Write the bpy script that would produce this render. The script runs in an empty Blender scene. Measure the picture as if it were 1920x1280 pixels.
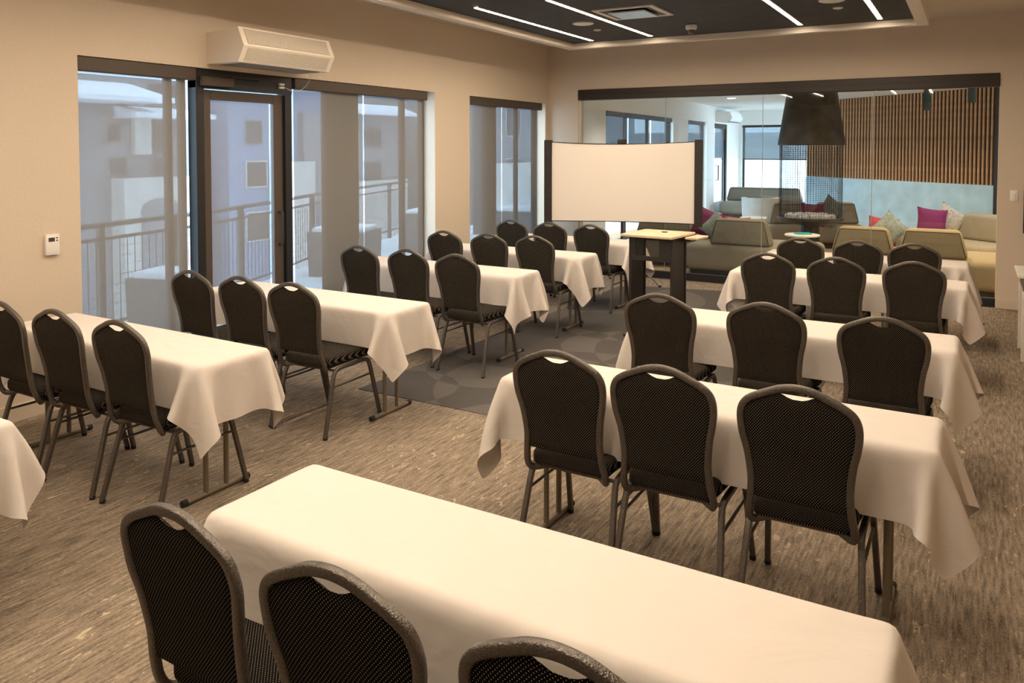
import bpy, bmesh, math, random
import numpy as np
from math import sin, cos, pi, radians
from mathutils import Vector, Matrix

random.seed(7)
scene = bpy.context.scene
COL = scene.collection

# ------------------------------------------------------------------ camera
cam_d = bpy.data.cameras.new('camera')
cam = bpy.data.objects.new('camera', cam_d)
COL.objects.link(cam)
scene.camera = cam
cam_d.sensor_width = 36.0
cam_d.lens = 1472.0 / 1920.0 * 36.0
cam_d.shift_y = -(640.0 - 331.0) / 1920.0
cam_d.clip_start = 0.05
cam_d.clip_end = 300
cam.location = (0, 0, 1.83)
cam.rotation_euler = (radians(90 - 2.1), 0, radians(30.3))

# ------------------------------------------------------------------ world
world = bpy.data.worlds.new('sky')
scene.world = world
world.use_nodes = True
bgn = world.node_tree.nodes['Background']
bgn.inputs['Color'].default_value = (0.66, 0.84, 1.0, 1)
bgn.inputs['Strength'].default_value = 7.5

# ------------------------------------------------------------------ exposure
scene.view_settings.view_transform = 'Standard'
scene.view_settings.look = 'None'
scene.view_settings.gamma = 1.0
scene.view_settings.use_curve_mapping = False
scene.view_settings.exposure = 0.0
scene.cycles.max_bounces = 10
scene.cycles.diffuse_bounces = 5
scene.cycles.transparent_max_bounces = 24
scene.cycles.sample_clamp_indirect = 6.0
scene.cycles.use_denoising = True
STRIP = 100.0

# ------------------------------------------------------------------ materials
def newmat(name):
    m = bpy.data.materials.new(name); m.use_nodes = True
    return m, m.node_tree, m.node_tree.nodes['Principled BSDF']
def simple(name, col, rough=0.6, metal=0.0, noise=None, bump=None, spec=0.5):
    m, nt, p = newmat(name)
    p.inputs['Base Color'].default_value = (*col, 1)
    p.inputs['Roughness'].default_value = rough
    p.inputs['Metallic'].default_value = metal
    p.inputs['Specular IOR Level'].default_value = spec
    tc = nt.nodes.new('ShaderNodeTexCoord')
    if noise:
        sc, amt = noise
        n = nt.nodes.new('ShaderNodeTexNoise'); n.inputs['Scale'].default_value = sc; n.inputs['Detail'].default_value = 4
        nt.links.new(tc.outputs['Object'], n.inputs['Vector'])
        r = nt.nodes.new('ShaderNodeMapRange')
        r.inputs['To Min'].default_value = 1 - amt; r.inputs['To Max'].default_value = 1 + amt
        r.inputs['From Min'].default_value = .3; r.inputs['From Max'].default_value = .7
        nt.links.new(n.outputs['Fac'], r.inputs['Value'])
        mx = nt.nodes.new('ShaderNodeVectorMath'); mx.operation = 'SCALE'
        mx.inputs[0].default_value = col
        nt.links.new(r.outputs['Result'], mx.inputs['Scale'])
        nt.links.new(mx.outputs['Vector'], p.inputs['Base Color'])
    if bump:
        sc, st, dist = bump
        n = nt.nodes.new('ShaderNodeTexNoise'); n.inputs['Scale'].default_value = sc; n.inputs['Detail'].default_value = 2
        nt.links.new(tc.outputs['Object'], n.inputs['Vector'])
        b = nt.nodes.new('ShaderNodeBump'); b.inputs['Strength'].default_value = st; b.inputs['Distance'].default_value = dist
        nt.links.new(n.outputs['Fac'], b.inputs['Height'])
        nt.links.new(b.outputs['Normal'], p.inputs['Normal'])
    return m
def emis(name, col, s):
    m = bpy.data.materials.new(name); m.use_nodes = True; nt = m.node_tree; nt.nodes.clear()
    e = nt.nodes.new('ShaderNodeEmission'); e.inputs['Color'].default_value = (*col, 1); e.inputs['Strength'].default_value = s
    o = nt.nodes.new('ShaderNodeOutputMaterial'); nt.links.new(e.outputs[0], o.inputs['Surface'])
    return m

M = {}
M['wall'] = simple('wall_paint', (.66, .565, .455), .85, noise=(60, .03), bump=(220, .15, .002))
M['ceil'] = simple('ceiling_paint', (.62, .55, .46), .9)
M['white_trim'] = simple('white_trim', (.78, .71, .61), .6)
M['cloud'] = simple('charcoal_ceiling', (.032, .031, .033), .75, noise=(9, .25))
M['strip'] = emis('led_strip', (1.0, .80, .585), STRIP)
M['down'] = emis('downlight', (1.0, .86, .7), 12)
M['bronze'] = simple('dark_bronze', (.035, .027, .022), .45, .3)
M['cassette'] = simple('shade_cassette_brown', (.075, .055, .042), .6)
M['black'] = simple('black_metal', (.012, .012, .013), .5)
M['steel'] = simple('black_steel', (.035, .029, .026), .5, .2, noise=(40, .2))
M['beige_plastic'] = simple('cream_sheet_metal', (.80, .72, .62), .5)
M['white_plastic'] = simple('white_plastic', (.85, .82, .78), .4)
M['dark_glass'] = simple('display', (.06, .05, .05), .2)
M['frame'] = simple('hammered_bronze_grey', (.145, .128, .112), .36, .75, noise=(300, .35), bump=(240, .9, .003))
M['rubber'] = simple('rubber', (.01, .01, .01), .7)
M['tleg'] = simple('taupe_painted_steel', (.20, .165, .115), .5, .3)
M['chrome'] = simple('chrome', (.7, .68, .65), .2, 1.0)
M['board'] = simple('laminate_top', (.5, .42, .33), .6)
M['maple'] = simple('maple_laminate', (.80, .62, .42), .45, noise=(14, .06))
M['screenw'] = simple('projection_screen', (.95, .88, .80), .8)
M['sofa'] = simple('tan_grey_upholstery', (.30, .245, .15), .9, noise=(120, .18), bump=(500, .3, .002))
M['sofa_dark'] = simple('grey_brown_upholstery', (.25, .225, .175), .9, noise=(120, .15))
M['piping'] = simple('dark_piping', (.08, .06, .04), .8)
M['magenta'] = simple('magenta_fabric', (.17, .012, .08), .8, noise=(60, .2))
M['red'] = simple('red_fabric', (.38, .05, .06), .8)
M['teal_grey'] = simple('grey_teal_fabric', (.20, .24, .23), .8, noise=(25, .3))
M['cream_fabric'] = simple('cream_patterned_fabric', (.45, .41, .34), .8, noise=(30, .3))
M['tub'] = simple('pale_upholstery', (.55, .6, .6), .8)
M['hood'] = simple('charcoal_hood_metal', (.075, .068, .06), .42, .7, noise=(5, .35))
M['chain'] = simple('chain', (.02, .02, .022), .5, .5)
M['stonebits'] = simple('fire_glass', (.5, .5, .5), .3, noise=(30, .5))
M['slat'] = simple('oak_slat', (.60, .39, .22), .5, noise=(12, .18))
M['slat_back'] = simple('slat_backing', (.02, .010, .009), .9)
M['wainscot'] = simple('plaster_daylight_tint', (.50, .78, .97), .45, noise=(3, .12))  # pale plaster with the blue of the daylight mixed into its base colour
M['lwall'] = simple('lounge_wall_paint', (.84, .85, .83), .8)
M['lfloor'] = simple('lounge_carpet', (.42, .30, .17), .95, noise=(50, .15))
M['table_white'] = simple('white_table_lacquer', (.75, .72, .66), .4)
M['teal'] = simple('teal_cover', (.03, .38, .40), .5)
M['pendant'] = simple('pendant_metal', (.06, .10, .13), .5, .4)
M['snow'] = simple('snow', (.85, .87, .9), .9, noise=(.8, .08))
M['deck'] = simple('deck_concrete', (.36, .38, .4), .9, noise=(.9, .5))
M['rail'] = simple('railing_steel', (.10, .105, .11), .6)
M['facade'] = simple('facade_grey', (.27, .28, .30), .9, noise=(1.5, .1))
M['facade_pale'] = simple('facade_pale_stone', (.62, .60, .56), .9, noise=(1.2, .1))
M['facade_blue'] = simple('facade_blue_grey', (.28, .35, .48), .9)
M['farwin'] = simple('far_window_glass', (.10, .105, .115), .5)
M['planter'] = simple('planter', (.16, .165, .17), .8)
M['vent'] = simple('vent_face', (.45, .52, .50), .3, .3)

# glass
def glass(name, tint):
    m = bpy.data.materials.new(name); m.use_nodes = True; nt = m.node_tree; nt.nodes.clear()
    t = nt.nodes.new('ShaderNodeBsdfTransparent'); t.inputs['Color'].default_value = (*tint, 1)
    g = nt.nodes.new('ShaderNodeBsdfGlossy'); g.inputs['Roughness'].default_value = .02
    f = nt.nodes.new('ShaderNodeFresnel')
    ge = nt.nodes.new('ShaderNodeNewGeometry'); ri = nt.nodes.new('ShaderNodeMapRange')
    ri.inputs['To Min'].default_value = 1.45; ri.inputs['To Max'].default_value = 1 / 1.45   # same reflectance on both faces of the pane
    nt.links.new(ge.outputs['Backfacing'], ri.inputs['Value']); nt.links.new(ri.outputs[0], f.inputs['IOR'])
    mx = nt.nodes.new('ShaderNodeMixShader'); o = nt.nodes.new('ShaderNodeOutputMaterial')
    nt.links.new(f.outputs[0], mx.inputs[0]); nt.links.new(t.outputs[0], mx.inputs[1]); nt.links.new(g.outputs[0], mx.inputs[2])
    nt.links.new(mx.outputs[0], o.inputs['Surface'])
    return m
M['glass'] = glass('clear_glass', (.97, .99, .99))
M['glass_win'] = glass('window_glass', (.95, .97, .98))

# see-through roller shade cloth
def shade(name, col, trans, tint=(.84, .93, 1.0)):
    m = bpy.data.materials.new(name); m.use_nodes = True; nt = m.node_tree; nt.nodes.clear()
    tc = nt.nodes.new('ShaderNodeTexCoord')
    mp = nt.nodes.new('ShaderNodeMapping'); mp.inputs['Scale'].default_value = (1, 1, 1)
    nt.links.new(tc.outputs['Object'], mp.inputs['Vector'])
    sep = nt.nodes.new('ShaderNodeSeparateXYZ'); nt.links.new(mp.outputs[0], sep.inputs[0])
    def th(sy, sz):
        c = nt.nodes.new('ShaderNodeCombineXYZ')
        for i, (k, s) in enumerate((('Y', sy), ('Z', sz))):
            ml = nt.nodes.new('ShaderNodeMath'); ml.operation = 'MULTIPLY'; ml.inputs[1].default_value = s
            nt.links.new(sep.outputs[k], ml.inputs[0]); nt.links.new(ml.outputs[0], c.inputs[i])
        n = nt.nodes.new('ShaderNodeTexNoise'); n.inputs['Scale'].default_value = 1; n.inputs['Detail'].default_value = 3
        nt.links.new(c.outputs[0], n.inputs['Vector']); return n
    a, b = th(260, 12), th(12, 260)
    ad = nt.nodes.new('ShaderNodeMath'); ad.operation = 'ADD'
    nt.links.new(a.outputs['Fac'], ad.inputs[0]); nt.links.new(b.outputs['Fac'], ad.inputs[1])
    r = nt.nodes.new('ShaderNodeMapRange'); r.inputs['From Min'].default_value = .7; r.inputs['From Max'].default_value = 1.3
    r.inputs['To Min'].default_value = trans * .72; r.inputs['To Max'].default_value = trans * 1.28
    nt.links.new(ad.outputs[0], r.inputs['Value'])
    d = nt.nodes.new('ShaderNodeBsdfDiffuse'); d.inputs['Color'].default_value = (*col, 1)
    tl = nt.nodes.new('ShaderNodeBsdfTranslucent'); tl.inputs['Color'].default_value = (col[0]*.75, col[1]*.9, col[2], 1)
    m0 = nt.nodes.new('ShaderNodeMixShader'); m0.inputs[0].default_value = .02
    nt.links.new(d.outputs[0], m0.inputs[1]); nt.links.new(tl.outputs[0], m0.inputs[2])
    t = nt.nodes.new('ShaderNodeBsdfTransparent'); t.inputs['Color'].default_value = (*tint, 1)
    mx = nt.nodes.new('ShaderNodeMixShader'); o = nt.nodes.new('ShaderNodeOutputMaterial')
    nt.links.new(r.outputs['Result'], mx.inputs[0]); nt.links.new(m0.outputs[0], mx.inputs[1]); nt.links.new(t.outputs[0], mx.inputs[2])
    nt.links.new(mx.outputs[0], o.inputs['Surface'])
    return m
M['shade'] = shade('shade_cloth', (.27, .265, .26), .15)
M['shade_lounge'] = shade('lounge_shade_cloth', (.14, .17, .19), .12)

# white table linen
def linen():
    m, nt, p = newmat('white_linen')
    p.inputs['Base Color'].default_value = (.70, .645, .60, 1)
    p.inputs['Roughness'].default_value = .75
    p.inputs['Specular IOR Level'].default_value = .25
    tc = nt.nodes.new('ShaderNodeTexCoord')
    n = nt.nodes.new('ShaderNodeTexNoise'); n.inputs['Scale'].default_value = 3.2; n.inputs['Detail'].default_value = 4; n.inputs['Distortion'].default_value = .5
    nt.links.new(tc.outputs['Object'], n.inputs['Vector'])
    b = nt.nodes.new('ShaderNodeBump'); b.inputs['Strength'].default_value = .6; b.inputs['Distance'].default_value = .03
    nt.links.new(n.outputs['Fac'], b.inputs['Height'])
    n2 = nt.nodes.new('ShaderNodeTexNoise'); n2.inputs['Scale'].default_value = 500
    nt.links.new(tc.outputs['Object'], n2.inputs['Vector'])
    b2 = nt.nodes.new('ShaderNodeBump'); b2.inputs['Strength'].default_value = .1; b2.inputs['Distance'].default_value = .001
    nt.links.new(n2.outputs['Fac'], b2.inputs['Height']); nt.links.new(b.outputs[0], b2.inputs['Normal'])
    nt.links.new(b2.outputs[0], p.inputs['Normal'])
    return m
M['linen'] = linen()

# black upholstery with tan pin dots
def dots():
    m, nt, p = newmat('black_pin_dot_fabric')
    p.inputs['Roughness'].default_value = 1.0
    p.inputs['Specular IOR Level'].default_value = .06
    tc = nt.nodes.new('ShaderNodeTexCoord')
    s = nt.nodes.new('ShaderNodeSeparateXYZ'); nt.links.new(tc.outputs['Object'], s.inputs[0])
    sb = nt.nodes.new('ShaderNodeMath'); sb.operation = 'ADD'
    nt.links.new(s.outputs['Z'], sb.inputs[0]); nt.links.new(s.outputs['Y'], sb.inputs[1])
    c = nt.nodes.new('ShaderNodeCombineXYZ'); nt.links.new(s.outputs['X'], c.inputs[0]); nt.links.new(sb.outputs[0], c.inputs[1])
    mp = nt.nodes.new('ShaderNodeMapping'); mp.inputs['Rotation'].default_value = (0, 0, radians(45)); mp.inputs['Scale'].default_value = (140, 140, 1)
    nt.links.new(c.outputs[0], mp.inputs['Vector'])
    v = nt.nodes.new('ShaderNodeTexVoronoi'); v.voronoi_dimensions = '2D'; v.inputs['Scale'].default_value = 1; v.inputs['Randomness'].default_value = 0
    nt.links.new(mp.outputs[0], v.inputs['Vector'])
    r = nt.nodes.new('ShaderNodeMapRange'); r.inputs['From Min'].default_value = .13; r.inputs['From Max'].default_value = .20
    r.inputs['To Min'].default_value = 1; r.inputs['To Max'].default_value = 0
    nt.links.new(v.outputs['Distance'], r.inputs['Value'])
    mx = nt.nodes.new('ShaderNodeMix'); mx.data_type = 'RGBA'
    mx.inputs[6].default_value = (.006, .0055, .0055, 1); mx.inputs[7].default_value = (.40, .34, .26, 1)
    nt.links.new(r.outputs['Result'], mx.inputs[0]); nt.links.new(mx.outputs[2], p.inputs['Base Color'])
    b = nt.nodes.new('ShaderNodeBump'); b.inputs['Strength'].default_value = .3; b.inputs['Distance'].default_value = .001
    nt.links.new(v.outputs['Distance'], b.inputs['Height']); nt.links.new(b.outputs[0], p.inputs['Normal'])
    return m
M['fabric'] = dots()

# striated brown carpet
def carpet():
    m, nt, p = newmat('striated_carpet')
    p.inputs['Roughness'].default_value = .95
    p.inputs['Specular IOR Level'].default_value = .15
    tc = nt.nodes.new('ShaderNodeTexCoord')
    def nz(sx, sy, det=3, dist=0.):
        mp = nt.nodes.new('ShaderNodeMapping'); mp.inputs['Scale'].default_value = (sx, sy, 1)
        nt.links.new(tc.outputs['Object'], mp.inputs['Vector'])
        n = nt.nodes.new('ShaderNodeTexNoise'); n.inputs['Scale'].default_value = 1; n.inputs['Detail'].default_value = det; n.inputs['Distortion'].default_value = dist
        nt.links.new(mp.outputs[0], n.inputs['Vector']); return n
    a = nz(70, 7); b = nz(260, 60, 2); c = nz(38, 14, 3, 1.0); d = nz(3, 1.2, 2)
    r1 = nt.nodes.new('ShaderNodeValToRGB')
    r1.color_ramp.elements[0].position = .34; r1.color_ramp.elements[0].color = (.095, .078, .062, 1)
    r1.color_ramp.elements[1].position = .68; r1.color_ramp.elements[1].color = (.40, .32, .24, 1)
    ad = nt.nodes.new('ShaderNodeMix'); ad.data_type = 'FLOAT'; ad.inputs[0].default_value = .42
    nt.links.new(a.outputs['Fac'], ad.inputs[2]); nt.links.new(b.outputs['Fac'], ad.inputs[3])
    nt.links.new(ad.outputs[0], r1.inputs[0])
    r2 = nt.nodes.new('ShaderNodeMapRange'); r2.inputs['From Min'].default_value = .625; r2.inputs['From Max'].default_value = .68
    nt.links.new(c.outputs['Fac'], r2.inputs['Value'])
    mm = nt.nodes.new('ShaderNodeMath'); mm.operation = 'MULTIPLY'
    r3 = nt.nodes.new('ShaderNodeMapRange'); r3.inputs['From Min'].default_value = .35; r3.inputs['From Max'].default_value = .6
    nt.links.new(d.outputs['Fac'], r3.inputs['Value'])
    nt.links.new(r2.outputs['Result'], mm.inputs[0]); nt.links.new(r3.outputs['Result'], mm.inputs[1])
    mx = nt.nodes.new('ShaderNodeMix'); mx.data_type = 'RGBA'; mx.inputs[7].default_value = (.50, .42, .30, 1)
    nt.links.new(mm.outputs[0], mx.inputs[0]); nt.links.new(r1.outputs[0], mx.inputs[6]); nt.links.new(mx.outputs[2], p.inputs['Base Color'])
    bp = nt.nodes.new('ShaderNodeBump'); bp.inputs['Strength'].default_value = .5; bp.inputs['Distance'].default_value = .004
    nt.links.new(ad.outputs[0], bp.inputs['Height']); nt.links.new(bp.outputs[0], p.inputs['Normal'])
    return m
M['carpet'] = carpet()

# grey inlay carpet with overlapping arcs
def inlay():
    m, nt, p = newmat('grey_arc_carpet')
    p.inputs['Roughness'].default_value = .95
    p.inputs['Specular IOR Level'].default_value = .15
    tc = nt.nodes.new('ShaderNodeTexCoord')
    acc = None
    for (cx, cy, r) in [(-3.72, 4.72, .42), (-2.6, 5.35, 1.05), (-3.45, 6.35, .8), (-2.2, 4.1, .95), (-3.0, 7.6, .75), (-1.9, 6.9, 1.1),
                        (-3.6, 8.9, .95), (-2.6, 9.2, .9), (-1.2, 5.4, .8), (-1.5, 8.6, .9), (-3.4, 5.5, .55), (-2.7, 6.7, .6)]:
        vd = nt.nodes.new('ShaderNodeVectorMath'); vd.operation = 'DISTANCE'; vd.inputs[1].default_value = (cx, cy, .004)
        nt.links.new(tc.outputs['Object'], vd.inputs[0])
        lt = nt.nodes.new('ShaderNodeMath'); lt.operation = 'LESS_THAN'; lt.inputs[1].default_value = r
        nt.links.new(vd.outputs['Value'], lt.inputs[0])
        if acc is None: acc = lt
        else:
            df = nt.nodes.new('ShaderNodeMath'); df.operation = 'SUBTRACT'
            nt.links.new(acc.outputs[0], df.inputs[0]); nt.links.new(lt.outputs[0], df.inputs[1])
            ab = nt.nodes.new('ShaderNodeMath'); ab.operation = 'ABSOLUTE'; nt.links.new(df.outputs[0], ab.inputs[0]); acc = ab
    mx = nt.nodes.new('ShaderNodeMix'); mx.data_type = 'RGBA'
    mx.inputs[6].default_value = (.125, .113, .104, 1); mx.inputs[7].default_value = (.088, .081, .077, 1)
    nt.links.new(acc.outputs[0], mx.inputs[0])
    n = nt.nodes.new('ShaderNodeTexNoise'); n.inputs['Scale'].default_value = 160; nt.links.new(tc.outputs['Object'], n.inputs['Vector'])
    rr = nt.nodes.new('ShaderNodeMapRange'); rr.inputs['To Min'].default_value = .6; rr.inputs['To Max'].default_value = 1.4
    nt.links.new(n.outputs['Fac'], rr.inputs['Value'])
    sc = nt.nodes.new('ShaderNodeVectorMath'); sc.operation = 'SCALE'
    nt.links.new(mx.outputs[2], sc.inputs[0]); nt.links.new(rr.outputs['Result'], sc.inputs['Scale'])
    nt.links.new(sc.outputs[0], p.inputs['Base Color'])
    return m
M['inlay'] = inlay()

# perforated plate: real holes are cut by alpha in a diagonal grid
def perf():
    m, nt, p = newmat('perforated_black_steel')
    p.inputs['Base Color'].default_value = (.02, .018, .017, 1); p.inputs['Roughness'].default_value = .5
    tc = nt.nodes.new('ShaderNodeTexCoord')
    s = nt.nodes.new('ShaderNodeSeparateXYZ'); nt.links.new(tc.outputs['Object'], s.inputs[0])
    c = nt.nodes.new('ShaderNodeCombineXYZ'); nt.links.new(s.outputs['X'], c.inputs[0]); nt.links.new(s.outputs['Z'], c.inputs[1])
    mp = nt.nodes.new('ShaderNodeMapping'); mp.inputs['Rotation'].default_value = (0, 0, radians(45)); mp.inputs['Scale'].default_value = (78, 78, 1)
    nt.links.new(c.outputs[0], mp.inputs['Vector'])
    v = nt.nodes.new('ShaderNodeTexVoronoi'); v.voronoi_dimensions = '2D'; v.inputs['Scale'].default_value = 1; v.inputs['Randomness'].default_value = 0
    nt.links.new(mp.outputs[0], v.inputs['Vector'])
    g = nt.nodes.new('ShaderNodeMath'); g.operation = 'GREATER_THAN'; g.inputs[1].default_value = .43
    nt.links.new(v.outputs['Distance'], g.inputs[0]); nt.links.new(g.outputs[0], p.inputs['Alpha'])
    return m
M['perf'] = perf()

# ------------------------------------------------------------------ mesh helpers
class MB:
    def __init__(s): s.v = []; s.f = []
    def add(s, vs, fs):
        o = len(s.v); s.v += [tuple(x) for x in vs]; s.f += [tuple(i + o for i in f) for f in fs]; return s
    def box(s, x0, x1, y0, y1, z0, z1):
        vs = [(x, y, z) for z in (z0, z1) for y in (y0, y1) for x in (x0, x1)]
        return s.add(vs, [(0, 2, 3, 1), (4, 5, 7, 6), (0, 1, 5, 4), (2, 6, 7, 3), (0, 4, 6, 2), (1, 3, 7, 5)])
    def rbox(s, x0, x1, y0, y1, z0, z1, r=.01, seg=2, mat=None):
        bm = bmesh.new(); bmesh.ops.create_cube(bm, size=1)
        for v in bm.verts:
            v.co = Vector(((x0 + x1) / 2 + v.co.x * (x1 - x0), (y0 + y1) / 2 + v.co.y * (y1 - y0), (z0 + z1) / 2 + v.co.z * (z1 - z0)))
        bmesh.ops.bevel(bm, geom=list(bm.edges), offset=r, segments=seg, profile=.5, affect='EDGES')
        if mat is not None: bmesh.ops.transform(bm, matrix=mat, verts=bm.verts)
        bm.verts.index_update()
        s.add([tuple(v.co) for v in bm.verts], [tuple(v.index for v in f.verts) for f in bm.faces]); bm.free(); return s
    def sweep(s, pts, rx, ry=None, n=8, closed=False, up=None, square=False, caps=True):
        ry = rx if ry is None else ry
        P = [Vector(p) for p in pts]; N = len(P); rings = []
        prev = None
        for i in range(N):
            if closed: t = P[(i + 1) % N] - P[i - 1]
            else: t = P[min(i + 1, N - 1)] - P[max(i - 1, 0)]
            t.normalize()
            if prev is None:
                u = Vector(up) if up else (Vector((0, 0, 1)) if abs(t.z) < .9 else Vector((0, 1, 0)))
            else: u = prev if not up else Vector(up)
            u = (u - t * u.dot(t)).normalized(); prev = u
            w = t.cross(u)
            ring = []
            for k in range(n):
                a = 2 * pi * (k + .5) / n
                ca, sa = cos(a), sin(a)
                if square:
                    e = .45; ca = math.copysign(abs(ca) ** e, ca); sa = math.copysign(abs(sa) ** e, sa)
                ring.append(P[i] + w * (rx * ca) + u * (ry * sa))
            rings.append(ring)
        vs = [v for r in rings for v in r]; fs = []
        M_ = N if closed else N - 1
        for i in range(M_):
            for k in range(n):
                a, b = i * n + k, i * n + (k + 1) % n; c, d = ((i + 1) % N) * n + (k + 1) % n, ((i + 1) % N) * n + k
                fs.append((a, b, c, d))
        if not closed and caps:
            fs.append(tuple(range(n - 1, -1, -1))); fs.append(tuple((N - 1) * n + k for k in range(n)))
        return s.add(vs, fs)
    def quad(s, a, b, c, d):
        return s.add([a, b, c, d], [(0, 1, 2, 3)])
    def lathe(s, prof, cx=0, cy=0, n=24):
        vs = []; fs = []
        for (r, z) in prof:
            for k in range(n): a = 2 * pi * k / n; vs.append((cx + r * cos(a), cy + r * sin(a), z))
        for i in range(len(prof) - 1):
            for k in range(n): fs.append((i * n + k, i * n + (k + 1) % n, (i + 1) * n + (k + 1) % n, (i + 1) * n + k))
        fs.append(tuple(range(n - 1, -1, -1))); fs.append(tuple((len(prof) - 1) * n + k for k in range(n)))
        return s.add(vs, fs)
    def prism(s, poly, axis, a, b):
        def mk(p, t):
            return {'x': (t, p[0], p[1]), 'y': (p[0], t, p[1]), 'z': (p[0], p[1], t)}[axis]
        n = len(poly); vs = [mk(p, a) for p in poly] + [mk(p, b) for p in poly]
        fs = [tuple(range(n)), tuple(range(2 * n - 1, n - 1, -1))] + [(i, n + i, n + (i + 1) % n, (i + 1) % n) for i in range(n)]
        return s.add(vs, fs)
    def build(s, name, mat, parent=None, smooth=False, loc=None, rot=None, ang=40):
        me = bpy.data.meshes.new(name); me.from_pydata(s.v, [], s.f); me.update()
        bm = bmesh.new(); bm.from_mesh(me); bmesh.ops.recalc_face_normals(bm, faces=bm.faces); bm.to_mesh(me); bm.free()
        me.materials.append(mat)
        if smooth:
            me.shade_smooth(); me.set_sharp_from_angle(angle=radians(ang))
        o = bpy.data.objects.new(name, me); COL.objects.link(o)
        if parent: o.parent = parent
        if loc: o.location = loc
        if rot is not None: o.rotation_euler = (0, 0, rot)
        return o
def tag(o, label=None, cat=None, group=None, kind=None):
    if label: o['label'] = label
    if cat: o['category'] = cat
    if group: o['group'] = group
    if kind: o['kind'] = kind
    return o
def empty(name, loc=(0, 0, 0), rz=0, label=None, cat=None, group=None, kind=None):
    o = bpy.data.objects.new(name, None); COL.objects.link(o); o.location = loc; o.rotation_euler = (0, 0, rz)
    o.empty_display_size = .1
    return tag(o, label, cat, group, kind)
def kids(o): return [c for c in bpy.data.objects if c.parent == o]
def tree(o):
    return (o, [tree(c) for c in kids(o)])
def copy_tree(t, parent=None):
    o, ch = t; c = o.copy(); COL.objects.link(c); c.parent = parent
    for x in ch: copy_tree(x, c)
    return c
def catmull(pts, k=6):
    P = [np.array(p, float) for p in pts]; P = [2 * P[0] - P[1]] + P + [2 * P[-1] - P[-2]]; out = []
    for i in range(1, len(P) - 2):
        for j in range(k):
            t = j / k; a, b, c, d = P[i - 1], P[i], P[i + 1], P[i + 2]
            out.append(.5 * ((2 * b) + (-a + c) * t + (2 * a - 5 * b + 4 * c - d) * t * t + (-a + 3 * b - 3 * c + d) * t ** 3))
    out.append(P[-2]); return [tuple(x) for x in out]
def struct(name, mb, mat, parent=None, **k):
    o = mb.build(name, mat, parent, **k)
    if parent is None: o['kind'] = 'structure'
    return o

# ------------------------------------------------------------------ room shell
XL, YB, ZC = -5.5, 10.5, 3.34
XR, YF = 1.6, -6.5
fl = struct('floor', MB().box(XL - .3, XR + .2, YF - .2, YB + .0, -.12, 0), M['carpet'])
ip = [(-3.98, 4.50), (-.95, 4.50), (-.95, 9.9), (-2.57, 9.98), (-3.7, 9.78), (-3.98, 9.6)]
MB().prism(ip, 'z', .0005, .004).build('carpet_inlay', M['inlay'], fl)
struct('ceiling', MB().box(XL - .3, XR + .2, YF - .2, YB + .2, ZC, ZC + .15), M['ceil'])
W1 = (3.285, 7.60); W2 = (8.35, 10.40); ZW = 2.49; WT = .24
wl = MB()
wl.box(XL - WT, XL, YF - .2, W1[0], 0, ZC).box(XL - WT, XL, W1[1], W2[0], 0, ZC).box(XL - WT, XL, W2[1], YB + .2, 0, ZC)
wl.box(XL - WT, XL, W1[0], W1[1], ZW, ZC).box(XL - WT, XL, W2[0], W2[1], ZW, ZC)
struct('wall_left', wl, M['wall'])
GX0, GX1, GZ = -5.0, .27, 2.68
wb = MB().box(XL, GX0, YB, YB + .16, 0, ZC).box(GX1, XR + .2, YB, YB + .16, 0, ZC).box(GX0, GX1, YB, YB + .16, GZ, ZC)
struct('wall_back', wb, M['wall'])
struct('wall_right', MB().box(XR, XR + .2, YF - .2, YB, 0, ZC), M['wall'])
struct('wall_front', MB().box(XL, XR, YF - .2, YF, 0, ZC), M['wall'])
struct('baseboard_left', MB().box(XL, XL + .014, YF, W1[0], 0, .11).box(XL, XL + .014, W1[1], W2[0], 0, .11), M['wall'])
struct('baseboard_back', MB().box(GX1 - .0, XR, YB - .014, YB, 0, .11), M['wall'])
struct('baseboard_right', MB().box(XR - .014, XR, YF, YB - .014, 0, .11), M['wall'])

# dropped charcoal ceiling panel with cream lip
CX0, CX1, CY1, CY0 = -4.54, -.40, 9.25, -5.0
struct('trim_1', MB().box(CX0, CX0 + .11, CY0, CY1, 3.10, ZC - .001).box(CX1 - .11, CX1, CY0, CY1, 3.10, ZC - .001)
       .box(CX0 + .11, CX1 - .11, CY1 - .09, CY1, 3.10, ZC - .001).box(CX0 + .11, CX1 - .11, CY0, CY0 + .09, 3.10, ZC - .001), M['white_trim'])
pnl = MB().box(CX0 + .11, CX1 - .11, CY0 + .09, CY1 - .09, 3.165, 3.20)
struct('ceiling_panel', pnl, M['cloud'])
ZP = 3.165
# recessed lines of light
labs = {-4.09: 'window-side', -3.32: 'second from the windows', -1.62: 'third from the windows', -.835: 'farthest from the windows'}
strip0 = None
for ri, (ya, yb) in enumerate([(6.33, 8.97), (2.95, 5.6), (-.5, 2.2)]):
    for x, nm in labs.items():
        if ri > 0 and strip0 is not None:
            c = copy_tree(tree(strip0)); c.location = (x, (ya + yb) / 2, ZP)
            c['label'] = 'long thin ceiling light line over the %s tables, %s' % (('middle', 'nearest')[ri - 1], nm)
            continue
        e = empty('light_strip', (x, (ya + yb) / 2, ZP), 0, 'thin glowing light line in the charcoal ceiling, %s of the four' % nm, 'light', 'linear lights in the ceiling')
        L = (yb - ya) / 2
        MB().box(-.022, .022, -L, L, -.006, 0).build('diffuser', M['strip'], e)
        MB().box(-.030, -.022, -L - .008, L + .008, -.008, 0).box(.022, .030, -L - .008, L + .008, -.008, 0).build('light_housing', M['white_trim'], e)
        if strip0 is None: strip0 = e
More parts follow.
